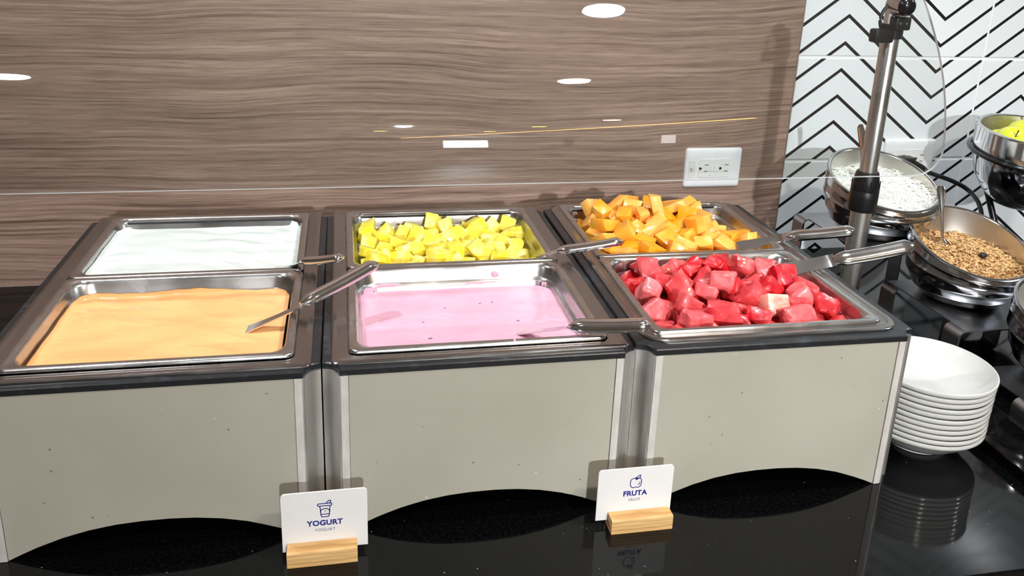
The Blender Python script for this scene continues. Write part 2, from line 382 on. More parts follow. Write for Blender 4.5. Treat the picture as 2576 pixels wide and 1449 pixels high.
def post_section():
    r, t, f = .0182, .0016, .0300
    out = [(f, .0012), (.0205, .0012), (.0203, .0022), (.0192, .0022), (.0188, .0008)]
    for k in range(11):
        a = math.radians(2+86*k/10); out.append((r*math.cos(a), r*math.sin(a)))
    # ridges at the seam end
    mid = len(out)
    out += [(.0030*0+.0012, .0188), (.0022, .0192), (.0022, .0203), (.0012, .0205), (.0012, f)]
    inn = [(.0012+t, f), (.0012+t, .0220)]
    for k in range(11):
        a = math.radians(88-86*k/10); inn.append(((r+t+.0004)*math.cos(a)+.0004, (r+t+.0004)*math.sin(a)+.0004))
    inn += [(.0220, .0012+t), (f, .0012+t)]
    return out+inn
def station(i, label):
    loc, a, dz = upose(i); zb, zt = ZB+dz, ZT+dz
    t = empty('display_station', loc, a, label, 'buffet station', 'beige food display stations')
    # top frame: notched outline with an opening
    bm = bmesh.new()
    ins = rrect(.026, W-.026, .026, D-.026, .008, 8)
    ou = notched(0); ou2 = notched(.0012)
    def ring(P, z): return [bm.verts.new((p[0], p[1], z)) for p in P]
    A, B, B2 = ring(ou, zb), ring(ou, zt-.0012), ring(ou2, zt); I0, I1 = ring(ins, zb), ring(ins, zt)
    n = len(ou)
    for P, Q in ((A, B), (B, B2), (B2, I1), (I1, I0), (I0, A)):
        for k in range(n): bm.faces.new((P[k], P[(k+1) % n], Q[(k+1) % n], Q[k]))
    bo('top_frame', bm, BLACKF, t)
    # arched panels
    def panel(name, fn, s0, s1):
        P = arch(s0, s1)+[(s1, zb), (s0, zb)]
        th = .004; n = len(P); bm = bmesh.new()
        A = [bm.verts.new(fn(p[0], 0, p[1])) for p in P]; B = [bm.verts.new(fn(p[0], th, p[1])) for p in P]
        bm.faces.new(A); bm.faces.new(B[::-1])
        for k in range(n): bm.faces.new((A[k], A[(k+1) % n], B[(k+1) % n], B[k]))
        bmesh.ops.triangulate(bm, faces=[f for f in bm.faces if len(f.verts) > 4])
        bo(name, bm, LAM, t)
    panel('front_panel', lambda s, d, z: (s, .0020+d, z), .0304, W-.0304)
    panel('side_panel', lambda s, d, z: (.0020+d, s, z), .0304, D-.0304)
    panel('side_panel', lambda s, d, z: (W-.0020-d, s, z), .0304, D-.0304)
    panel('back_panel', lambda s, d, z: (s, D-.0020-d, z), .0304, W-.0304)
    sec = post_section()
    for fx, fy in ((0, 0), (1, 0), (1, 1), (0, 1)):
        P = [((W-x) if fx else x, (D-y) if fy else y) for x, y in sec]
        if fx != fy: P = P[::-1]
        extrude_poly('corner_post', P, 2, .0003, zb-.0003, ALU, t)
        # bright flange strips over the post flanges
        z1 = zb-.0006
        sx = (lambda x: W-x) if fx else (lambda x: x); sy = (lambda y: D-y) if fy else (lambda y: y)
        xa, xb = sorted((sx(.0210), sx(.0298))); ya, yb = sorted((sy(.0002), sy(.0011)))
        boxo('flange_strip', (xa, xb, ya, yb, .0006, z1), FLANGE, t)
        xa, xb = sorted((sx(.0002), sx(.0011))); ya, yb = sorted((sy(.0210), sy(.0298)))
        boxo('flange_strip', (xa, xb, ya, yb, .0006, z1), FLANGE, t)
    return t
station(0, 'beige food display station at left, under the white and peach yogurt pans')
station(1, 'beige food display station in the middle, under the pineapple and pink yogurt pans')
station(2, 'beige food display station at right, under the cantaloupe and watermelon pans')

XL, PW, PD = .0309, .325, .265
YP = [.0350, .0345, .0375]
ZR = ZT+.0048          # top of the half pan rims
def water_pan(i, label, r):
    (ox, oy, _), a, dz = upose(i); t = empty('water_pan', (ox, oy, dz), a, label, 'water pan', 'steel water pans set into the stations')
    x0, x1, y0, y1 = (.0105, W-.0105, .0095 if i < 2 else .0165, .5700)
    if i == 2: x0, x1 = .0125, W-.0135
    zt = ZT; L = []
    for ins, z, rr in ((0, .0003, r), (.0003, .0022, r), (.0016, .0033, r), (.0035, .0036, r), (.0075, .0036, r*.9), (.0095, .0028, r*.85), (.0135, .0020, .016), (.0175, .0020, .018),
                       (.0205, .0008, .022), (.0225, -.004, .024), (.0240, -.066, .024), (.034, -.072, .03)):
        L.append([(x, y, zt+z) for x, y in rrect(x0+ins, x1-ins, y0+ins, y1-ins, max(rr-ins*.5, .003), 6)])
    loops('basin', L, STEEL, t, False, True, angle=30)
    # steel bar between the two half pans
    ym = YP[i]+PD
    boxo('divider_bar', (x0+.024, x1-.024, ym-.006, ym+.006, zt-.008, zt-.0006), STEEL, t, bev=.001)
    return t
water_pan(0, 'steel water pan rim framing the white and peach yogurt', .006)
water_pan(1, 'steel water pan rim framing the pineapple and pink yogurt', .008)
water_pan(2, 'steel water pan rim with round corners framing cantaloupe and watermelon', .032)

def half_pan(i, back, depth, label, mat=None):
    x0 = XL; y0 = YP[i]+(PD if back else 0)+(.0004 if back else 0); x, y, z = uworld(i, x0, y0, ZR); a = upose(i)[1]
    t = empty('half_pan', (x, y, z), a, label, 'food pan', 'steel half pans')
    L = []; ww, dd = PW-.0004, PD-.0004
    for ins, z, r in ((.0000, -.0042, .011), (.0004, -.0015, .011), (.0014, -.0003, .011), (.0030, 0, .010), (.0085, 0, .010), (.0100, -.0008, .014), (.0112, -.0022, .024), (.0124, -.0060, .030),
                      (.0140, -.0200, .030), (.0150, -.0220, .030), (.0178, -.0240, .028), (.0186, -.0270, .028), (.0235, -depth+.012, .028), (.0270, -depth+.003, .030), (.036, -depth, .036)):
        L.append([(x, y, z) for x, y in rrect(ins, ww-ins, ins, dd-ins, r, 7)])
    loops('basin', L, mat or STEEL_P, t, False, True, angle=50)
    # rolled outer edge underside gives the rim its thickness
    L = [[(x, y, z) for x, y in rrect(ins, ww-ins, ins, dd-ins, .011, 7)] for ins, z in ((0, -.0042), (.0012, -.0044), (.0022, -.0012), (.010, -.0012))]
    loops('rolled_edge', L, mat or STEEL_P, t, False, False, angle=50)
    return t
def yogurt(i, back, level, mat, label, film, seed, name, ridges=1.0):
    x0 = XL; y0 = YP[i]+(PD if back else 0); x, y, z = uworld(i, x0, y0, ZR); a = upose(i)[1]
    o_n = 7*8
    ins = .0150 if level > -.022 else .0192
    base = rrect(ins, PW-ins, ins, PD-ins, .029, 14); base = [Vector((p[0], p[1])) for p in base]
    # densify the straight sides
    P = []
    for k in range(len(base)):
        p, q = base[k], base[(k+1) % len(base)]; m = max(1, int((q-p).length/.0035))
        for j in range(m): P.append(p.lerp(q, j/m))
    n = len(P); c = Vector((PW/2, PD/2)); V = []; F = []; K = 46
    def h(px, py):
        v = noise.noise(Vector((px*16, py*26, seed)))*.0022
        for cx, cy, f, am, sx in ((.10, -.12, 150, .0011, 1), (.30, .42, 120, .0008, 1), (-.12, .1, 90, .0007, 1)):
            r = math.hypot(px-cx-seed*.01, (py-cy))+noise.noise(Vector((px*9, py*9, seed+5)))*.030
            mk = max(0, noise.noise(Vector((px*7+cx*9, py*11, seed+9)))+.18)
            s_ = math.sin(r*f); v += am*mk*2.0*(s_ if s_ < 0 else s_**3)
        return v*ridges
    def wallh(p):     # how high the smear climbs at this place of the wall
        side = 1.0
        if p.y > PD-ins-.012: side = 2.2
        elif p.x < ins+.012: side = 1.5
        elif p.y < ins+.012: side = .5
        return film*side*(1+.8*noise.noise(Vector((p.x*13, p.y*13, seed+2)))+.16*noise.noise(Vector((p.x*80, p.y*80, seed))))
    rows = []
    for k in range(K+1):
        s = 1-k/K
        rows.append([(c.x+(p.x-c.x)*s, c.y+(p.y-c.y)*s) for p in P])
    for p in P:       # film climbing the wall
        hh = min(max(.0008, wallh(p)), -level-.006); q = c+(p-c)*1.006; V.append((q.x, q.y, level+hh))
    for p in P:
        hh = min(max(.0008, wallh(p)), -level-.006); V.append((p.x, p.y, level+hh*.55))
    for p in P: V.append((c.x+(p.x-c.x)*.995, c.y+(p.y-c.y)*.995, level+.0012+h(p.x, p.y)*.5))
    for k in range(1, K+1):
        for q in rows[k]: V.append((q[0], q[1], level+h(*q)*min(1, k/3)))
    R = K+3
    for k in range(R-1):
        for j in range(n): F.append((k*n+j, k*n+(j+1) % n, (k+1)*n+(j+1) % n, (k+1)*n+j))
    o = mo(name, V, F, mat, None, True); o.location = (x, y, z); o.rotation_euler = (0, 0, a)
    return tag(o, label, 'yogurt', 'yogurts')
half_pan(0, True, .065, 'steel half pan of white yogurt at the back left')
half_pan(0, False, .065, 'steel half pan of peach yogurt at the front left')
half_pan(1, True, .056, 'steel half pan heaped with pineapple at the back middle')
half_pan(1, False, .065, 'steel half pan of pink yogurt at the front middle')
half_pan(2, True, .050, 'steel half pan heaped with cantaloupe at the back right')
half_pan(2, False, .050, 'steel half pan heaped with watermelon at the front right')
yogurt(0, True, -.0175, Y_WHITE, 'thick white yogurt filling the back left pan', .0035, 1.0, 'white_yogurt')
yogurt(0, False, -.0235, Y_PEACH, 'smooth peach orange yogurt filling the front left pan', .0030, 2.3, 'peach_yogurt', 1.1)
yogurt(1, False, -.0335, Y_PINK, 'pale pink yogurt filling the front middle pan', .0035, 4.1, 'pink_yogurt', .45)
pk = bpy.data.objects['pink_yogurt']
def blob(name, x, y, z, sx, sy, sz, seed):
    bm = bmesh.new(); bmesh.ops.create_icosphere(bm, subdivisions=3, radius=1)
    for v in bm.verts: v.co = Vector((v.co.x*sx, v.co.y*sy, v.co.z*sz))*(1+.22*noise.noise(v.co*1.6+Vector((seed, 0, 0))))
    o = bo(name, bm, Y_PINK, pk, True); o.location = (x, y, z); return o
blob('yogurt_drip', .222, PD-.0155, -.0145, .0058, .0020, .0050, 1)
blob('yogurt_drip', .060, PD-.0170, -.0240, .0200, .0016, .0030, 2)
blob('yogurt_drip', .2035, .0042, .0002, .0016, .0040, .0009, 3)
rdp = random.Random(3)
for k in range(9):      # lighter swirls and berry bits on the pink surface
    o = blob('berry_bit', rdp.uniform(.05, .27), rdp.uniform(.05, .21), -.0330, rdp.uniform(.0012, .0030), .0009, .0006, k)
    o.rotation_euler = (0, 0, rdp.uniform(-.6, .9)); o.data.materials[0] = PINKD

# ------------------------------------------------------------------ fruit
def chunk_mesh(name, dims, jit, bev, cuts, amp, freq, seed, mat, flat=False):
    rd = random.Random(seed); bm = bmesh.new(); bmesh.ops.create_cube(bm, size=1)
    for v in bm.verts:
        v.co = Vector((v.co.x*dims[0]*(1+rd.uniform(-jit, jit)), v.co.y*dims[1]*(1+rd.uniform(-jit, jit)), v.co.z*dims[2]*(1+rd.uniform(-jit, jit))))
        v.co += Vector([rd.uniform(-jit, jit)*.35*dims[0] for _ in range(3)])
    bmesh.ops.bevel(bm, geom=bm.edges[:], offset=bev, segments=2, profile=.5, affect='EDGES')
    bmesh.ops.triangulate(bm, faces=bm.faces[:])
    bmesh.ops.subdivide_edges(bm, edges=[e for e in bm.edges if e.calc_length() > dims[0]*.33], cuts=cuts, use_grid_fill=True)
    for v in bm.verts:
        n = v.co.normalized(); q = v.co*freq
        v.co += n*amp*(noise.noise(q+Vector((seed, 0, 0)))+.5*noise.noise(q*2.3+Vector((0, seed, 0))))
    me = bpy.data.meshes.new(name); bm.to_mesh(me); bm.free(); me.materials.append(mat)
    me.polygons.foreach_set('use_smooth', [True]*len(me.polygons)); me.set_sharp_from_angle(angle=math.radians(34))
    return me
def pack(rad, x0, x1, y0, y1, floor, target, seed, maxn, tries=60):
    """drop balls one by one, each to the lowest resting place among its candidates"""
    rd = random.Random(seed); P = np.zeros((0, 3)); out = []
    while len(out) < maxn:
        best = None; r = rad*rd.uniform(.93, 1.05)
        for _ in range(tries):
            x, y = rd.uniform(x0+r*.82, x1-r*.82), rd.uniform(y0+r*.82, y1-r*.82); z = floor+r*.86
            if len(P):
                d2 = (P[:, 0]-x)**2+(P[:, 1]-y)**2; R = (P[:, 3]+r)*.93; m = d2 < R*R
                if m.any(): z = max(z, float((P[m, 2]+np.sqrt((R[m]**2-d2[m]))).max()))
            sc = z-target(x, y)
            if best is None or sc < best[0]: best = (sc, x, y, z)
        if best[0] > 0: break
        _, x, y, z = best; row = np.array([[x, y, z, r]])
        P = row if not len(P) else np.vstack([P, row]); out.append((x, y, z, r))
    return out
def heap(i, back, depth, rad, target, seed, maxn, meshes, name, label, cat, group, special=None, jz=1.0):
    y0 = YP[i]+(PD if back else 0); lst = pack(rad, .0235, PW-.0235, .0235, PD-.0235, -depth, target, seed, maxn)
    rd = random.Random(seed+1); res = []
    for (x, y, z, r) in lst:
        wx, wy, wz = uworld(i, XL+x, y0+y, ZR+z)
        me = rd.choice(meshes); o = bpy.data.objects.new(name, me); C.objects.link(o)
        o.location = (wx, wy, wz)
        o.rotation_euler = (rd.gauss(0, .45)*jz, rd.gauss(0, .45)*jz, rd.uniform(0, 2*PI)) if rd.random() < .75 else (rd.uniform(0, 6.28), rd.uniform(0, 6.28), rd.uniform(0, 6.28))
        s = r/rad*rd.uniform(.92, 1.08); o.scale = (s, s*rd.uniform(.9, 1.1), s)
        fr_ = 'front' if y < PD*.36 else ('middle' if y < PD*.66 else 'back'); sd = 'left' if x < PW*.36 else ('centre' if x < PW*.66 else 'right')
        near = (('rim' if fr_ == 'front' else 'divider') if not back else ('divider' if fr_ == 'front' else 'wood wall side'))
        tag(o, label+', %s %s of the heap' % (fr_, sd), cat, group+', %s %s' % (fr_, sd)); res.append((o, x, y, z))
    return res
pine_m = [chunk_mesh('pineapple_chunk', (d[0], d[1], d[2]), .18, .0022, 1, .0018, 160, 10+k, F_PINE) for k, d in
          enumerate([(.030, .026, .022), (.026, .024, .026), (.034, .022, .020), (.028, .028, .018), (.024, .022, .024), (.036, .026, .022), (.029, .024, .021), (.022, .026, .030)])]
cant_m = [chunk_mesh('cantaloupe_chunk', d, .17, .0014, 1, .0006, 90, 40+k, F_CANT) for k, d in
          enumerate([(.034, .028, .024), (.030, .028, .026), (.042, .026, .022), (.036, .032, .018), (.028, .024, .030), (.044, .024, .018), (.032, .030, .022), (.038, .030, .026)])]
wat_m = [chunk_mesh('watermelon_chunk', d, .26, .0052, 2, .0052, 75, 70+k, F_WAT) for k, d in
         enumerate([(.034, .032, .028), (.038, .030, .026), (.032, .032, .032), (.044, .030, .026), (.030, .028, .026), (.040, .036, .028), (.034, .028, .024), (.036, .034, .030), (.046, .034, .026)])]
g = lambda x, y, cx, cy, sx, sy: math.exp(-((x-cx)/sx)**2-((y-cy)/sy)**2)
pine = heap(1, True, .056, .0145, lambda x, y: -.0135+.004*g(x, y, .12, .19, .09, .07), 3, 230, pine_m, 'pineapple_chunk', 'bright yellow pineapple chunk heaped in the back middle pan', 'pineapple chunk', 'pineapple chunks in the back middle pan')
cant = heap(2, True, .050, .0160, lambda x, y: -.004+.040*g(x, y, .165, .180, .11, .085)+.010*g(x, y, .05, .15, .06, .08)-.030*g(x, y, .31, .20, .06, .07), 5, 230, cant_m, 'cantaloupe_chunk', 'orange cantaloupe chunk heaped in the back right pan', 'melon chunk', 'cantaloupe chunks in the back right pan')
wat = heap(2, False, .050, .0172, lambda x, y: -.002+.020*g(x, y, .13, .18, .08, .06)+.016*g(x, y, .235, .17, .06, .05)-.010*g(x, y, .0, .26, .07, .09), 9, 230, wat_m, 'watermelon_chunk', 'red watermelon chunk heaped in the front right pan', 'watermelon chunk', 'watermelon chunks in the front right pan')
# highest cantaloupe piece and one pale watermelon piece stand out
top = max(cant, key=lambda q: q[3])[0]; top['label'] = 'cantaloupe chunk on the very top of the orange heap'; del top['group']
pale = min(wat, key=lambda q: math.hypot(q[1]-.185, q[2]-.052)-q[3]*2)[0]
pm = chunk_mesh('watermelon_chunk', (.036, .030, .030), .10, .0026, 1, .0014, 95, 133, F_WATP); pale.data = pm
pale['label'] = 'pale pinkish white watermelon chunk at the front of the red heap'; del pale['group']
# seeds seated in the faces of upper watermelon chunks
bm = bmesh.new(); bmesh.ops.create_uvsphere(bm, u_segments=8, v_segments=5, radius=1)
for v in bm.verts: v.co = Vector((v.co.x*.0031, v.co.y*.0018, v.co.z*.0014))
sm = bpy.data.meshes.new('seed'); bm.to_mesh(sm); bm.free(); sm.materials.append(SEED)
sm.polygons.foreach_set('use_smooth', [True]*len(sm.polygons))
rd = random.Random(4); hi = sorted(wat, key=lambda q: -q[3])[:60]; rd.shuffle(hi)
for o, x, y, z in hi[:14]:
    if o is pale: continue
    me = o.data; R = o.rotation_euler.to_matrix(); want = (R.inverted() @ Vector((-.1, -.75, .65))).normalized()
    vs = sorted(me.vertices, key=lambda v: -(v.co.normalized().dot(want)))[:6]
    for v in vs[:rd.choice((1, 2, 2))*2:2]:
        s_ = bpy.data.objects.new('seed', sm); C.objects.link(s_); s_.parent = o
        s_.location = v.co+v.normal*.0002; s_.rotation_euler = v.normal.to_track_quat('Z', 'Y').to_euler()

# ------------------------------------------------------------------ spatulas
def spatula(pts, label, tipw=.030, hw=.0105, hh=.0062, neckw=.007, blade=.03, upv=(0, 0, 1)):
    P = [Vector(p) for p in pts]; tip, neck, sh, end = P
    t = empty('spatula', neck, 0, label, 'spatula', 'steel serving spatulas')
    o0 = neck
    P = [p-o0 for p in P]; tip, neck, sh, end = P
    upv = Vector(upv)
    # handle: hollow half round bar with a rounded end
    n = 14; path = [sh.lerp(end, k/n) for k in range(n+1)]
    for k, q in enumerate(path): q.z -= .0016*math.sin(PI*k/n)
    def sec(i):
        f = i/n; w_ = hw*(.42+.58*min(1, f*9)); h_ = hh*(.35+.65*min(1, f*9))
        if f > .93: w_ *= .90; h_ *= .85
        if i == n: w_ *= .62; h_ *= .55
        S_ = []
        for k in range(16):
            a_ = 2*PI*k/16; cx = math.cos(a_); sy = math.sin(a_)
            S_.append((w_*math.copysign(abs(cx)**.7, cx), h_*(math.copysign(abs(sy)**.75, sy)*(1 if sy > 0 else .45))))
        return S_
    loops('handle', sweep_l(path, sec, upv), CHROME, t, True, True, angle=60)
    # neck and blade: flat strip, widening into the blade
    d = (tip-neck).normalized(); far = tip+d*blade
    path = catmull([sh+(end-sh)*.03, neck, tip, far], 7); m = len(path)
    def sec2(i):
        f = i/(m-1); w_ = neckw+(tipw-neckw)*max(0, min(1, (f-.50)/.25))
        th = .0009
        return [(-w_, -th), (w_, -th), (w_, th), (-w_, th)]
    loops('blade', sweep_l(path, sec2, upv), CHROME, t, True, True, angle=30)
    return t
spatula([(-.0744, .3497, .2105), (-.0488, .3205, .226), (-.0354, .3097, .2345), (.0255, .2746, .252)], 'steel spatula resting in the white yogurt', .016, .0095, .0080)
spatula([(-.0937, .1585, .2045), (-.0376, .1523, .2315), (-.0287, .1493, .2385), (.072, .2086, .268)], 'steel spatula dipped in the peach yogurt, handle rising to the right', .012, .0105, .0092)
spatula([(.3190, .3240, .218), (.338, .3125, .2305), (.3544, .3075, .2375), (.4565, .295, .255)], 'steel spatula at the right edge of the pineapple pan', .016, .0095, .0085, blade=.02)
spatula([(.2619, .1231, .1945), (.2992, .072, .223), (.3072, .0534, .2345), (.4029, .0164, .2475)], 'steel spatula lying in the pink yogurt, handle over the watermelon station', .010, .0110, .0105, blade=.02)
spatula([(.6974, .3384, .2240), (.7427, .3364, .2345), (.7575, .3312, .2400), (.8578, .2908, .262)], 'steel spatula at the right edge of the cantaloupe pan', .012, .0108, .0085, .0085, blade=.02, upv=(.10, -.45, .88))
spatula([(.7028, .2104, .2330), (.7586, .2095, .2425), (.7698, .2066, .2465), (.8923, .1904, .272)], 'largest steel spatula, leaning out of the watermelon pan at right', .012, .0120, .0085, .0105, blade=.02, upv=(.10, -.62, .78))

# ------------------------------------------------------------------ table signs
def text(name, body, size, mat, parent, loc, offset=0, rotz=0, spacing=1.0):
    cu = bpy.data.curves.new(name, 'FONT'); cu.body = body; cu.size = size; cu.align_x = 'CENTER'; cu.align_y = 'CENTER'
    cu.offset = offset; cu.extrude = .00006; cu.space_character = spacing; cu.resolution_u = 6
    tmp = bpy.data.objects.new('t', cu); C.objects.link(tmp); bpy.context.view_layer.update()
    me = bpy.data.meshes.new_from_object(tmp.evaluated_get(bpy.context.evaluated_depsgraph_get())); bpy.data.objects.remove(tmp)
    me.materials.clear(); me.materials.append(mat)
    me.transform(Matrix.Rotation(PI/2, 4, 'X') @ Matrix.Rotation(rotz, 4, 'Z'))
    o = bpy.data.objects.new(name, me); C.objects.link(o); o.parent = parent; o.location = loc; return o
def stroke(name, lines, wd, mat, parent, y):
    """flat printed strokes in the xz plane"""
    bm = bmesh.new()
    for L in lines:
        P = [Vector((p[0], p[1])) for p in L]
        for a_, b_ in zip(P[:-1], P[1:]):
            d = (b_-a_)
            if d.length < 1e-7: continue
            d.normalize(); n_ = Vector((-d.y, d.x))*wd/2; a2 = a_-d*wd*.35; b2 = b_+d*wd*.35
            q = [a2+n_, a2-n_, b2-n_, b2+n_]
            f = [bm.verts.new((v.x, y, v.y)) for v in q]; g_ = [bm.verts.new((v.x, y+.00008, v.y)) for v in q]
            bm.faces.new(f); bm.faces.new(g_[::-1])
            for k in range(4): bm.faces.new((f[k], f[(k+1) % 4], g_[(k+1) % 4], g_[k]))
    o = bo(name, bm, mat, parent); return o
def arcp(cx, cz, rx, rz, a0, a1, n=14): return [(cx+rx*math.cos(math.radians(a0+(a1-a0)*k/n)), cz+rz*math.sin(math.radians(a0+(a1-a0)*k/n))) for k in range(n+1)]
def sign(x, rz, label, big, small, icon, cardshift=0, tall=.0875):
    t = empty('table_sign', (x, -.0565, 0), rz, label, 'sign', 'small table signs')
    # wooden base with a slot and a slanted front, card standing in it
    prof = [(0, .0003), (0, .0185), (.0005, .0200), (.0180, .0200), (.0180, .0080), (.0205, .0080), (.0205, .0200), (.0240, .0200), (.0240, .0003)]
    extrude_poly('wooden_base', prof, 0, -.0402, .0402, PINE, t)
    sc = bmesh.new(); P = [(-.0492+cardshift, .0085), (.0492+cardshift, .0085)]
    pts = [(.0492+cardshift, .0085)]+[(cardshift+.0492-.005+.005*math.cos(a_), tall-.005+.005*math.sin(a_)) for a_ in [math.radians(v) for v in range(0, 91, 15)]]
    pts += [(cardshift-.0492+.005+.005*math.cos(a_), tall-.005+.005*math.sin(a_)) for a_ in [math.radians(v) for v in range(90, 181, 15)]]+[(-.0492+cardshift, .0085)]
    sc.free()
    card = extrude_poly('card', pts, 1, .0184, .0201, CARD, t)
    y = .0182; cx = cardshift
    text('lettering', big, .0097 if len(big) > 5 else .0100, INK, card, (cx, y, .0455-.0010), .00036, 0, 1.04)
    text('lettering', small, .0054, INK2, card, (cx, y, .0350), 0, 0, 1.12)
    stroke('icon', icon(cx), .00110, INK, card, y-.0001)
def yog_icon(cx):
    z0 = .0530; L = []
    L.append([(cx-.0052, z0+.0150), (cx-.0040, z0+.0016), (cx-.0030, z0), (cx+.0042, z0), (cx+.0052, z0+.0016), (cx+.0064, z0+.0150)])
    L.append([(cx-.0070, z0+.0150), (cx-.0078, z0+.0160), (cx-.0078, z0+.0172), (cx-.0070, z0+.0182), (cx+.0076, z0+.0182), (cx+.0084, z0+.0172), (cx+.0084, z0+.0160), (cx+.0076, z0+.0150), (cx-.0070, z0+.0150)])
    L.append([(cx-.0044, z0+.0036), (cx+.0055, z0+.0036)])
    L.append(arcp(cx+.0006, z0+.0062, .0056, .0050, 170, 10))
    L.append([(cx+.0016, z0+.0184), (cx+.0048, z0+.0216), (cx+.0064, z0+.0222), (cx+.0074, z0+.0214), (cx+.0072, z0+.0198), (cx+.0056, z0+.0184)])
    L.append([(cx+.0004, z0+.0080), (cx+.0008, z0+.0080)])
    return L
def apple_icon(cx):
    z0 = .0530; L = []
    body = arcp(cx-.0030, z0+.0088, .0042, .0048, 60, 195, 10)+arcp(cx-.0028, z0+.0050, .0042, .0050, 185, 285, 8)+[(cx, z0+.0006)]+arcp(cx+.0030, z0+.0050, .0042, .0050, 255, 360, 8)+arcp(cx+.0032, z0+.0088, .0042, .0048, -15, 120, 10)+[(cx+.0002, z0+.0118)]
    L.append(body+[body[0]])
    L.append([(cx+.0002, z0+.0112), (cx-.0002, z0+.0140), (cx-.0010, z0+.0152)])
    L.append([(cx+.0006, z0+.0128), (cx+.0010, z0+.0152), (cx+.0030, z0+.0170), (cx+.0056, z0+.0178), (cx+.0056, z0+.0156), (cx+.0042, z0+.0134), (cx+.0014, z0+.0120), (cx+.0006, z0+.0128)])
    L.append([(cx+.0034, z0+.0036), (cx+.0050, z0+.0062)]); L.append([(cx+.0052, z0+.0078), (cx+.0052, z0+.0082)])
    return L
sign(-.0040, 0, 'white card sign reading YOGURT in a pine block, between left and middle stations', 'YOGURT', 'YOGURT', yog_icon, .0035)
sign(.3870, -.003, 'white card sign reading FRUTA in a pine block, between middle and right stations', 'FRUTA', 'FRUIT', apple_icon, -.0065, .0815)

# ------------------------------------------------------------------ power outlets
def outlet(x0, x1, z0, z1, label, plug=False):
    t = empty('power_outlet', ((x0+x1)/2, YW, (z0+z1)/2), 0, label, 'power outlet', 'white wall power outlets')
    w_, h_ = (x1-x0)/2, (z1-z0)/2
    L = []
    for ins, y in ((0, -.0003), (.0002, -.0040), (.0022, -.0066), (.0060, -.0078), (.0120, -.0086), (.020, -.0088)):
        L.append([(x, y, z) for x, z in rrect(-w_+ins, w_-ins, -h_+ins, h_-ins, .006, 5)])
    loops('cover_plate', L, PLASTIC, t, True, True, angle=50)
    ins = boxo('socket_insert', (-.036, .038, -.0098, -.0080, -.0215, .0215), PLASTIC2, t, bev=.0006)
    def slots(name, ds):
        bm = bmesh.new()
        for d in ds: box(bm, d[0], d[1], -.0101, -.0096, d[2], d[3])
        bo(name, bm, DARK, ins)
    for cx in (-.022, .026):
        bm = bmesh.new(); box(bm, cx-.0002, cx+.0092, -.0101, -.0096, .0068, .0084); bo('slot', bm, DARK, ins)
        bm = bmesh.new(); box(bm, cx+.0002, cx+.0080, -.0101, -.0096, -.0080, -.0064); bo('slot', bm, DARK, ins)
        bm = bmesh.new(); cyl(bm, (cx-.0095, -.0096, -.0006), (cx-.0095, -.0101, -.0006), .0029, n=14); box(bm, cx-.0126, cx-.0095, -.0101, -.0096, -.0035, .0023); bo('ground_hole', bm, DARK, ins)
    for a_ in (-.0090, .0014):
        boxo('button', (a_, a_+.0082, -.0106, -.0096, -.0075, .0078), PLASTIC, ins, bev=.0004)
    boxo('indicator_slot', (-.0092, -.0060, -.0101, -.0096, -.0172, -.0163), DARK, ins)
    st_ = boxo('number_sticker', (-.0590, -.0440, -.0092, -.0084, -.021, .0175), plain('sticker', (.72, .70, .66), .6).m, t)
    return t, st_
t1, s1 = outlet(.7775, .9115, .1786, .2690, 'white power outlet on the brown wood wall')
text('lettering', '19', .0088, plain('sticker_ink', (.12, .11, .11), .6).m, s1, (-.0520, -.0094, -.0040), .0001, PI/2)
t2, s2 = outlet(1.2697, 1.4040, .1946, .2842, 'white power outlet on the zigzag tiles with a plug in it')
# plug with its cord
pc = tag(bpy.data.objects.new('black_cable', None), 'black plug and thick cord leaving the tiled wall outlet', 'cable'); C.objects.link(pc)
bm = bmesh.new(); box(bm, 1.298, 1.335, .786, .8135, .222, .248, bev=.005); bo('plug', bm, BLACK, pc, True, 40)
tube('cord', catmull([(1.325, .790, .236), (1.350, .785, .2250), (1.3713, .780, .2128), (1.4169, .760, .1984), (1.447, .740, .1816), (1.4490, .700, .1600), (1.435, .66, .120), (1.42, .62, .060), (1.44, .60, .0235)], 8),
     lambda i: .0092-.0040*min(1, i/14), BLACKG, pc, 10)

# ------------------------------------------------------------------ sneeze guard: pole, clamp and curved glass
sg = empty('sneeze_guard_pole', (.941, .400, 0), 0, 'vertical steel sneeze guard pole with black collar and clamp', 'pole')
lathe('base_flange', [(.034, .0003), (.034, .004), (.030, .006), (.020, .007)], CHROME, sg, 32)
lathe('lower_tube', [(.0178, .0065), (.0178, .262)], STEEL_R, sg, 40)
lathe('upper_tube', [(.0148, .262), (.0148, .6220), (.0138, .6235)], STEEL_R, sg, 40)
lathe('collar', [(.0185, .259), (.0232, .2600), (.0240, .263), (.0246, .285), (.0243, .296), (.0236, .297), (.0236, .2985), (.0240, .2995), (.0222, .315), (.0198, .328), (.0186, .332), (.0160, .3325)], BLACK, sg, 40)
bm = bmesh.new()
for k in range(6):
    a_ = k*PI/3+.3; box(bm, .0235*math.cos(a_)-.0006, .0235*math.cos(a_)+.0006, .0235*math.sin(a_)-.0006, .0235*math.sin(a_)+.0006, .265, .318)
bo('collar_seam', bm, BLACK, sg)
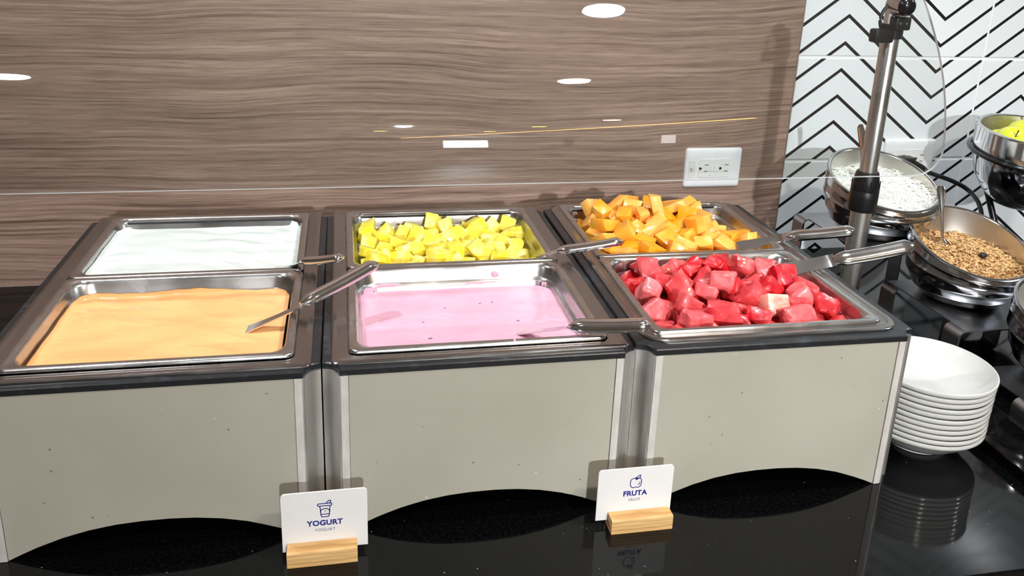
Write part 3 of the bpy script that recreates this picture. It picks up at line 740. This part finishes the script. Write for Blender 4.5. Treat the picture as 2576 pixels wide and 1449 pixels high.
# clamp: ring, lever wing, round rubber cap
bm = bmesh.new(); cyl(bm, (0, 0, .566), (0, 0, .590), .0190, n=28); bo('clamp_ring', bm, BLACK, sg, True, 40)
bm = bmesh.new(); box(bm, -.046, -.010, -.026, -.006, .560, .583, bev=.004, seg=3); bo('clamp_lever', bm, BLACK, sg, True, 40)
bm = bmesh.new(); box(bm, -.016, .012, -.033, -.012, .582, .604, bev=.003); bo('clamp_block', bm, BLACK, sg, True, 40)
tube('clamp_arc', catmull([(-.030, -.018, .578), (-.036, -.018, .594), (-.034, -.018, .610), (-.024, -.018, .624)], 6), .0028, BLACK, sg, 8)
bm = bmesh.new()
for q in (-.009, .002): cyl(bm, (q, -.0325, .5935), (q, -.0345, .5935), .0022, n=12)
bo('bolt', bm, CHROME, sg, True, 40)
bm = bmesh.new(); cyl(bm, (-.012, -.012, .622), (-.012, -.046, .622), .0155, n=32); bo('cross_tube', bm, CHROME, sg, True, 40)
L = []
for r, y in ((.0155, -.046), (.0150, -.049), (.0125, -.053), (.008, -.056), (.001, -.057)):
    L.append([(-.012+r*math.cos(2*PI*k/28), y, .622+r*math.sin(2*PI*k/28)) for k in range(28)])
loops('end_cap', L, BLACKG, sg, True, True)
gp = tag(bpy.data.objects.new('sneeze_guard_glass', None), 'curved clear glass guard hanging over the back pans', 'glass guard'); C.objects.link(gp)
gx0, gx1, zb_, ztop, rad_ = -.90, .9750, .3625, .86, .045
prof = lambda z: .2625+1.75*(z-.38)**2
NZ, NX = 72, 24; rows = []
for j in range(NZ+1):
    z = zb_+(ztop-zb_)*(j/NZ)**1.25
    dz_ = z-zb_; xm = gx1 if dz_ >= rad_ else gx1-(rad_-math.sqrt(max(0, rad_**2-(rad_-dz_)**2)))
    y = prof(z); s_ = 3.5*(z-.38); n_ = Vector((0, -1, s_)).normalized()
    rows.append((z, y, xm, n_))
th = .0045; V = []; F = []; fm = []
for side in (0, 1):
    for z, y, xm, n_ in rows:
        for k in range(NX+1):
            x = gx0+(xm-gx0)*k/NX; q = Vector((x, y, z))+(n_*-th if side else Vector((0, 0, 0))); V.append(tuple(q))
N1 = (NZ+1)*(NX+1); I = lambda s_, j, k: s_*N1+j*(NX+1)+k
for j in range(NZ):
    for k in range(NX):
        F.append((I(0, j, k), I(0, j, k+1), I(0, j+1, k+1), I(0, j+1, k))); F.append((I(1, j, k), I(1, j+1, k), I(1, j+1, k+1), I(1, j, k+1)))
fin = len(F); V2 = []; F2 = []
pane = mo('pane', V, F, GLASS, gp, True)
ring = [(0, k) for k in range(NX+1)]+[(j, NX) for j in range(1, NZ+1)]+[(NZ, k) for k in range(NX-1, -1, -1)]+[(j, 0) for j in range(NZ-1, 0, -1)]
for j, k in ring: V2.append(V[I(0, j, k)]); V2.append(V[I(1, j, k)])
m = len(ring)
for i in range(m): F2.append((2*i, 2*i+1, 2*((i+1) % m)+1, 2*((i+1) % m)))
mo('polished_edge', V2, F2, GEDGE, gp, True)
tp = tag(boxo('tape_piece', (.4925, .5150, .2605, .2613, .4225, .4345), plain('tape', (.62, .55, .55), .5, 0, Alpha=.55).m), 'small faded tape piece stuck on the glass guard', 'tape')
tp.rotation_euler = (0, 0, 0)

# ------------------------------------------------------------------ risers
def riser(x0, x1, y0, y1, z, zf, label):
    t = empty('riser_shelf', ((x0+x1)/2, (y0+y1)/2, zf), 0, label, 'riser shelf', 'bent steel riser shelves')
    hx, hy, h = (x1-x0)/2, (y1-y0)/2, z-zf; th = .0022; tw = .040; br = .013
    bm = bmesh.new()
    box(bm, -hx, hx, -hy, hy, h-th, h)
    bo('plate', bm, DSTEEL, t)
    for sx in (-1, 1):
        for y_a in (-hy, hy-tw):
            P = [(0, h)]
            prf = [(sx*hx*1.0, h)]+[(sx*(hx+br*math.sin(a_)), h-br+br*math.cos(a_)) for a_ in [math.radians(v) for v in range(10, 91, 16)]]+[(sx*(hx+br), .0004)]
            inn = [(sx*(hx+br-th), .0004)]+[(sx*(hx+(br-th)*math.sin(a_)), h-br+(br-th)*math.cos(a_)) for a_ in [math.radians(v) for v in range(90, 9, -16)]]+[(sx*hx, h-th)]
            extrude_poly('leg', prf+inn, 1, y_a, y_a+tw, DSTEEL, t)
    return t
ZS = .018
riser(.978, 1.20, .425, .660, .165, ZS, 'tall dark steel riser under the coconut bowl')
riser(1.068, 1.300, .240, .462, .090, ZS, 'middle dark steel riser under the granola bowl')
riser(1.072, 1.300, .070, .205, .040, ZS, 'low dark steel riser at the right edge, in front of the granola bowl')

# ------------------------------------------------------------------ slanted bowls
def slant_bowl(cx, cy, zb0, zc, R, slope, label, group=True, sx=0.0):
    t = empty('slanted_bowl', (cx, cy, zb0), 0, label, 'steel bowl', 'slanted steel bowls')
    H = zc-zb0; n = 72
    def ringp(r, tt, dz=0): # ring at fraction tt of the height, tilting with it
        L = []
        for k in range(n):
            a_ = 2*PI*k/n; x, y = r*math.cos(a_), r*math.sin(a_)
            L.append((x, y, H*tt+dz+slope*y*tt*tt+sx*x*tt*tt))
        return L
    L = [ringp(.050, 0, .0004), ringp(.054, 0, .0015)]
    m = 40
    for k in range(1, m+1):
        tt = k/m; r = .054+(R-.051)*math.sin(min(1, tt*1.12)**.62*PI/2)-.003*max(0, (tt-.75)/.25)
        ph = tt*4.6
        if .12 < tt < .86: r -= .0030*(abs(math.sin(ph*PI))**.5) - .0022
        L.append(ringp(r, tt))
    L.append(ringp(R+.0012, 1, .0018)); L.append(ringp(R-.001, 1, .0032)); L.append(ringp(R-.0045, 1, .0030)); L.append(ringp(R-.0060, 1, .0010))
    loops('outer_shell', L, BOWL_O, t, True, False, angle=45)
    L = [ringp(R-.0060, 1, .0010)]
    for k in range(1, 16):
        f = k/16; r = (R-.006)*math.cos(f*PI/2)**.55; L.append(ringp(max(r, .004), 1-.90*math.sin(f*PI/2)**1.0))
    loops('inner_bowl', L, BOWL_I, t, False, True, angle=60)
    return t
B1 = (1.070, .532, .165, .275, .105, .345, .06); B2 = (1.158, .375, .090, .2000, .105, .345, 0.0)
slant_bowl(*B1[:6], 'slanted steel bowl full of shredded coconut behind the pole', sx=.0)
slant_bowl(*B2[:6], 'slanted steel bowl of toasted granola on the middle riser')
slant_bowl(1.203, .150, .040, .150, .105, .30, 'slanted steel bowl cut off by the right edge of the view')
def content(B, mat, name, label, fn, drop, count, cat, seed, off=(0, 0), rr=.86, hump=.008):
    cx, cy, zb0, zc, R, sl = B[:6]; rd = random.Random(seed); bm = bmesh.new()
    Rr = R*rr
    def surf(x, y): return zc-zb0-drop+sl*.62*y+hump*math.exp(-((x/.05)**2+(y/.05)**2))+.004*noise.noise(Vector((x*40, y*40, seed)))
    # a solid bed under the loose pieces
    n = 40; prev = None
    for j in range(12):
        f = 1-j/11; ring_ = [bm.verts.new((Rr*f*math.cos(2*PI*k/n), Rr*f*math.sin(2*PI*k/n), surf(Rr*f*math.cos(2*PI*k/n), Rr*f*math.sin(2*PI*k/n))-.003-(.02 if j == 0 else 0))) for k in range(n)]
        if prev:
            for k in range(n):
                bm.faces.new((prev[k], prev[(k+1) % n], ring_[(k+1) % n], ring_[k]))
        prev = ring_
    for i in range(count):
        a_ = rd.uniform(0, 2*PI); r = Rr*math.sqrt(rd.random()); x, y = r*math.cos(a_), r*math.sin(a_); fn(bm, Vector((x, y, surf(x, y)+rd.uniform(-.002, .003))), rd)
    me = bpy.data.meshes.new(name); bm.to_mesh(me); bm.free(); me.materials.append(mat)
    o = bpy.data.objects.new(name, me); C.objects.link(o); o.location = (cx, cy, zb0)
    return tag(o, label, cat, None, 'stuff')
def oat(bm, c, rd):
    l, w_, h_ = rd.uniform(.0035, .0066), rd.uniform(.0014, .0025), .0006
    R = Matrix.Rotation(rd.uniform(0, 6.3), 3, 'Z') @ Matrix.Rotation(rd.gauss(0, .55), 3, 'X') @ Matrix.Rotation(rd.gauss(0, .45), 3, 'Y')
    ring_ = [bm.verts.new(c+R @ Vector(p)) for p in ((-l, 0, 0), (-l*.3, -w_, 0), (l*.6, -w_*.8, 0), (l, 0, 0), (l*.6, w_*.8, 0), (-l*.3, w_, 0))]
    tp_ = bm.verts.new(c+R @ Vector((0, 0, h_*2.2))); bt = bm.verts.new(c+R @ Vector((0, 0, -h_)))
    for k in range(6):
        bm.faces.new((ring_[k], ring_[(k+1) % 6], tp_)); bm.faces.new((ring_[(k+1) % 6], ring_[k], bt))
def shred(bm, c, rd):
    l = rd.uniform(.006, .014); w_ = .0006; az = rd.uniform(0, 6.3); el = rd.gauss(.05, .25); bend = rd.uniform(-.5, .5); prev = None
    d = Vector((math.cos(az)*math.cos(el), math.sin(az)*math.cos(el), math.sin(el))); s_ = d.cross(Vector((0, 0, 1))).normalized(); u_ = s_.cross(d)
    for k in range(4):
        f = k/3-.5; p = c+d*l*f+s_*bend*l*f*f+u_*l*.25*(.25-f*f)
        q = [bm.verts.new(p+s_*w_), bm.verts.new(p+u_*w_*1.2), bm.verts.new(p-s_*w_)]
        if prev:
            for a_ in range(3): bm.faces.new((prev[a_], prev[(a_+1) % 3], q[(a_+1) % 3], q[a_]))
        prev = q
content(B2, OAT, 'granola', 'toasted oat granola filling the bowl on the middle riser', oat, .034, 3600, 'granola', 11, rr=.88, hump=.016)
content(B1, COCO, 'coconut_shreds', 'white shredded coconut filling the bowl behind the pole', shred, .019, 4200, 'coconut', 12, rr=.93, hump=.018)
bm = bmesh.new(); bmesh.ops.create_icosphere(bm, subdivisions=2, radius=.006)
for v in bm.verts: v.co *= 1+.3*noise.noise(v.co*400); v.co.x *= 1.3
o = bo('raisin', bm, RAISIN, None, True); o.location = (1.170, .352, .182); tag(o, 'dark raisin lying on the toasted granola', 'raisin')
# spoons standing in the bowls
def spoon(p0, p1, label, wide=.017):
    p0, p1 = Vector(p0), Vector(p1); t = empty('spoon', p0, 0, label, 'spoon', 'steel serving spoons'); d = p1-p0
    n = 16; path = [d*(k/n) for k in range(n+1)]
    def sec(i):
        f = i/n; w_ = .0032+(wide*.5-.0032)*max(0, (.45-f)/.45)**.7 if f < .45 else .0030
        if i == 0: w_ *= .5
        return [(w_*math.cos(2*PI*k/10), .0016*math.sin(2*PI*k/10)) for k in range(10)]
    loops('handle', sweep_l(path, sec, Vector((.6, .75, .2))), CHROME, t, True, True, angle=60)
    dn = d.normalized(); path = [d+dn*(.040*k/10) for k in range(11)]
    def sec2(i):
        w_ = .0020+.0125*math.sin(PI*min(1, max(.03, i/10))**.8); return [(w_*math.cos(2*PI*k/12), .0022*math.sin(2*PI*k/12)-.004*math.sin(PI*i/10)*math.cos(2*PI*k/12)**2*-1) for k in range(12)]
    loops('spoon_bowl', sweep_l(path, sec2, Vector((.6, .75, .2))), CHROME, t, True, True, angle=60)
spoon((1.0223, .560, .3805), (1.034, .545, .275), 'steel spoon standing in the coconut bowl beside the pole')
spoon((1.1108, .420, .2960), (1.1265, .410, .195), 'steel spoon standing in the granola bowl')

# ------------------------------------------------------------------ stack of shallow bowls
bp = [(.0410, .0003), (.0425, .0006), (.0430, .0040), (.0460, .0060), (.0620, .0120), (.0760, .0215), (.0855, .0298), (.0888, .0318), (.0900, .0332), (.0901, .0355), (.0895, .0371), (.0880, .0372), (.0845, .0325), (.0740, .0240), (.0580, .0150), (.0400, .0105), (.0010, .0100)]
bp = [(r_, .0004+(z_-.0003)*1.2) for r_, z_ in bp]
first = lathe('shallow_bowl', bp, CER, None, 72, True, True, 50); sxy = (.8760, .0860)
for k in range(11):
    o = first if k == 0 else bpy.data.objects.new('shallow_bowl', first.data)
    if k: C.objects.link(o)
    f = k/10; o.location = (sxy[0]+.0075*(f-1)*-0+random.uniform(-.0006, .0006)-.0050*(1-f), sxy[1]+random.uniform(-.0006, .0006)-.003*(1-f), .0002+k*.0081+f*.0005)
    o.rotation_euler = (.020*f, -.055*f, k*.7)
    o.rotation_euler = (0.010*f, .0, 0)
    tag(o, ['eleventh', 'tenth', 'ninth', 'eighth', 'seventh', 'sixth', 'fifth', 'fourth', 'third', 'second', 'first'][k]+' white shallow bowl counted from the top of the stack', 'bowl', 'stacked white bowls')
    if k == 10: o['label'] = 'topmost white shallow bowl of the stack at right'
    if k == 0: o['label'] = 'bottom white shallow bowl of the stack, its foot on the counter'

# ------------------------------------------------------------------ fruit stand with a bowl of apples
fx, fy = 1.456, .600
fs = empty('fruit_stand', (fx, fy, ZS-.0), 0, 'black wire stand with a ring holding the fruit bowl', 'fruit stand')
ring_pts = [(.1155*math.cos(2*PI*k/40), .1155*math.sin(2*PI*k/40), .300-ZS-.0) for k in range(40)]
L = []
for k in range(40):
    a_ = 2*PI*k/40; L.append([((.1150+.0048*math.cos(2*PI*q/10))*math.cos(a_), (.1150+.0048*math.cos(2*PI*q/10))*math.sin(a_), .303-ZS+.0048*math.sin(2*PI*q/10)+.12*.115*math.sin(a_)) for q in range(10)])
loops('ring', L, BLACKG, fs, False, False, closed=True)
tube('post', [(-.030, .0, .004), (-.034, .010, .120), (-.036, .1180, .300-ZS+.01)], .0070, BLACKG, fs, 14)
tube('foot_bar', [(-.11, -.02, .0042), (-.03, .0, .0042), (.11, .02, .0042)], .0040, BLACKG, fs, 8)
tube('foot_bar', [(-.03, -.12, .0042), (-.03, .10, .0042)], .0040, BLACKG, fs, 8)
fb = empty('fruit_bowl', (fx, fy, .183), 0, 'deep steel bowl of green apples sitting in the black ring', 'steel bowl')
n = 64; sl = .12
def rg(r, z, t_=1): return [(r*math.cos(2*PI*k/n), r*math.sin(2*PI*k/n), z+sl*t_*r*math.sin(2*PI*k/n)) for k in range(n)]
L = [rg(.030, .004, 0), rg(.050, .012, .1), rg(.075, .035, .3), rg(.095, .065, .6), rg(.104, .095, .9), rg(.1085, .115), rg(.110, .140), rg(.110, .168), rg(.1105, .1715), rg(.108, .1735), rg(.103, .1735), rg(.1005, .1710)]
loops('outer_shell', L, CHROME, fb, True, False, angle=50)
L = [rg(.1005, .1710), rg(.100, .150), rg(.098, .120), rg(.088, .080), rg(.065, .045), rg(.01, .030)]
loops('inner_bowl', L, BOWL_I, fb, False, True, angle=50)
def apple(x, y, z, r, label, rot):
    t = empty('apple', (x, y, z), 0, label, 'apple', 'green apples in the fruit bowl'); t.rotation_euler = rot
    P = []
    for k in range(19):
        a_ = PI*k/18; rr = r*math.sin(a_)*(1+.10*math.cos(a_)); zz_ = r*.92*math.cos(a_)-r*.30*math.exp(-(rr/(r*.30))**2)*math.cos(a_)
        P.append((max(rr, .0006), zz_))
    lathe('flesh', P[::-1], APPLE, t, 28, True, True, 180)
    tube('stem', [(0, 0, r*.62), (.001, .001, r*.85), (.004, .002, r*1.08)], .0012, BANANA, t, 6)
apple(fx-.052, fy-.004, .183+.146, .036, 'green apple at the left side of the fruit bowl', (.5, -.5, .3))
apple(fx+.008, fy-.048, .183+.142, .037, 'green apple at the front of the fruit bowl', (-.5, .3, 1))
apple(fx+.012, fy+.034, .183+.156, .037, 'green apple on top at the back of the fruit bowl', (.2, .4, 2))
apple(fx+.060, fy-.012, .183+.144, .034, 'green apple at the right side of the fruit bowl', (.4, .4, 2))
apple(fx-.030, fy+.052, .183+.132, .034, 'green apple low at the back of the fruit bowl', (.4, .4, 2))
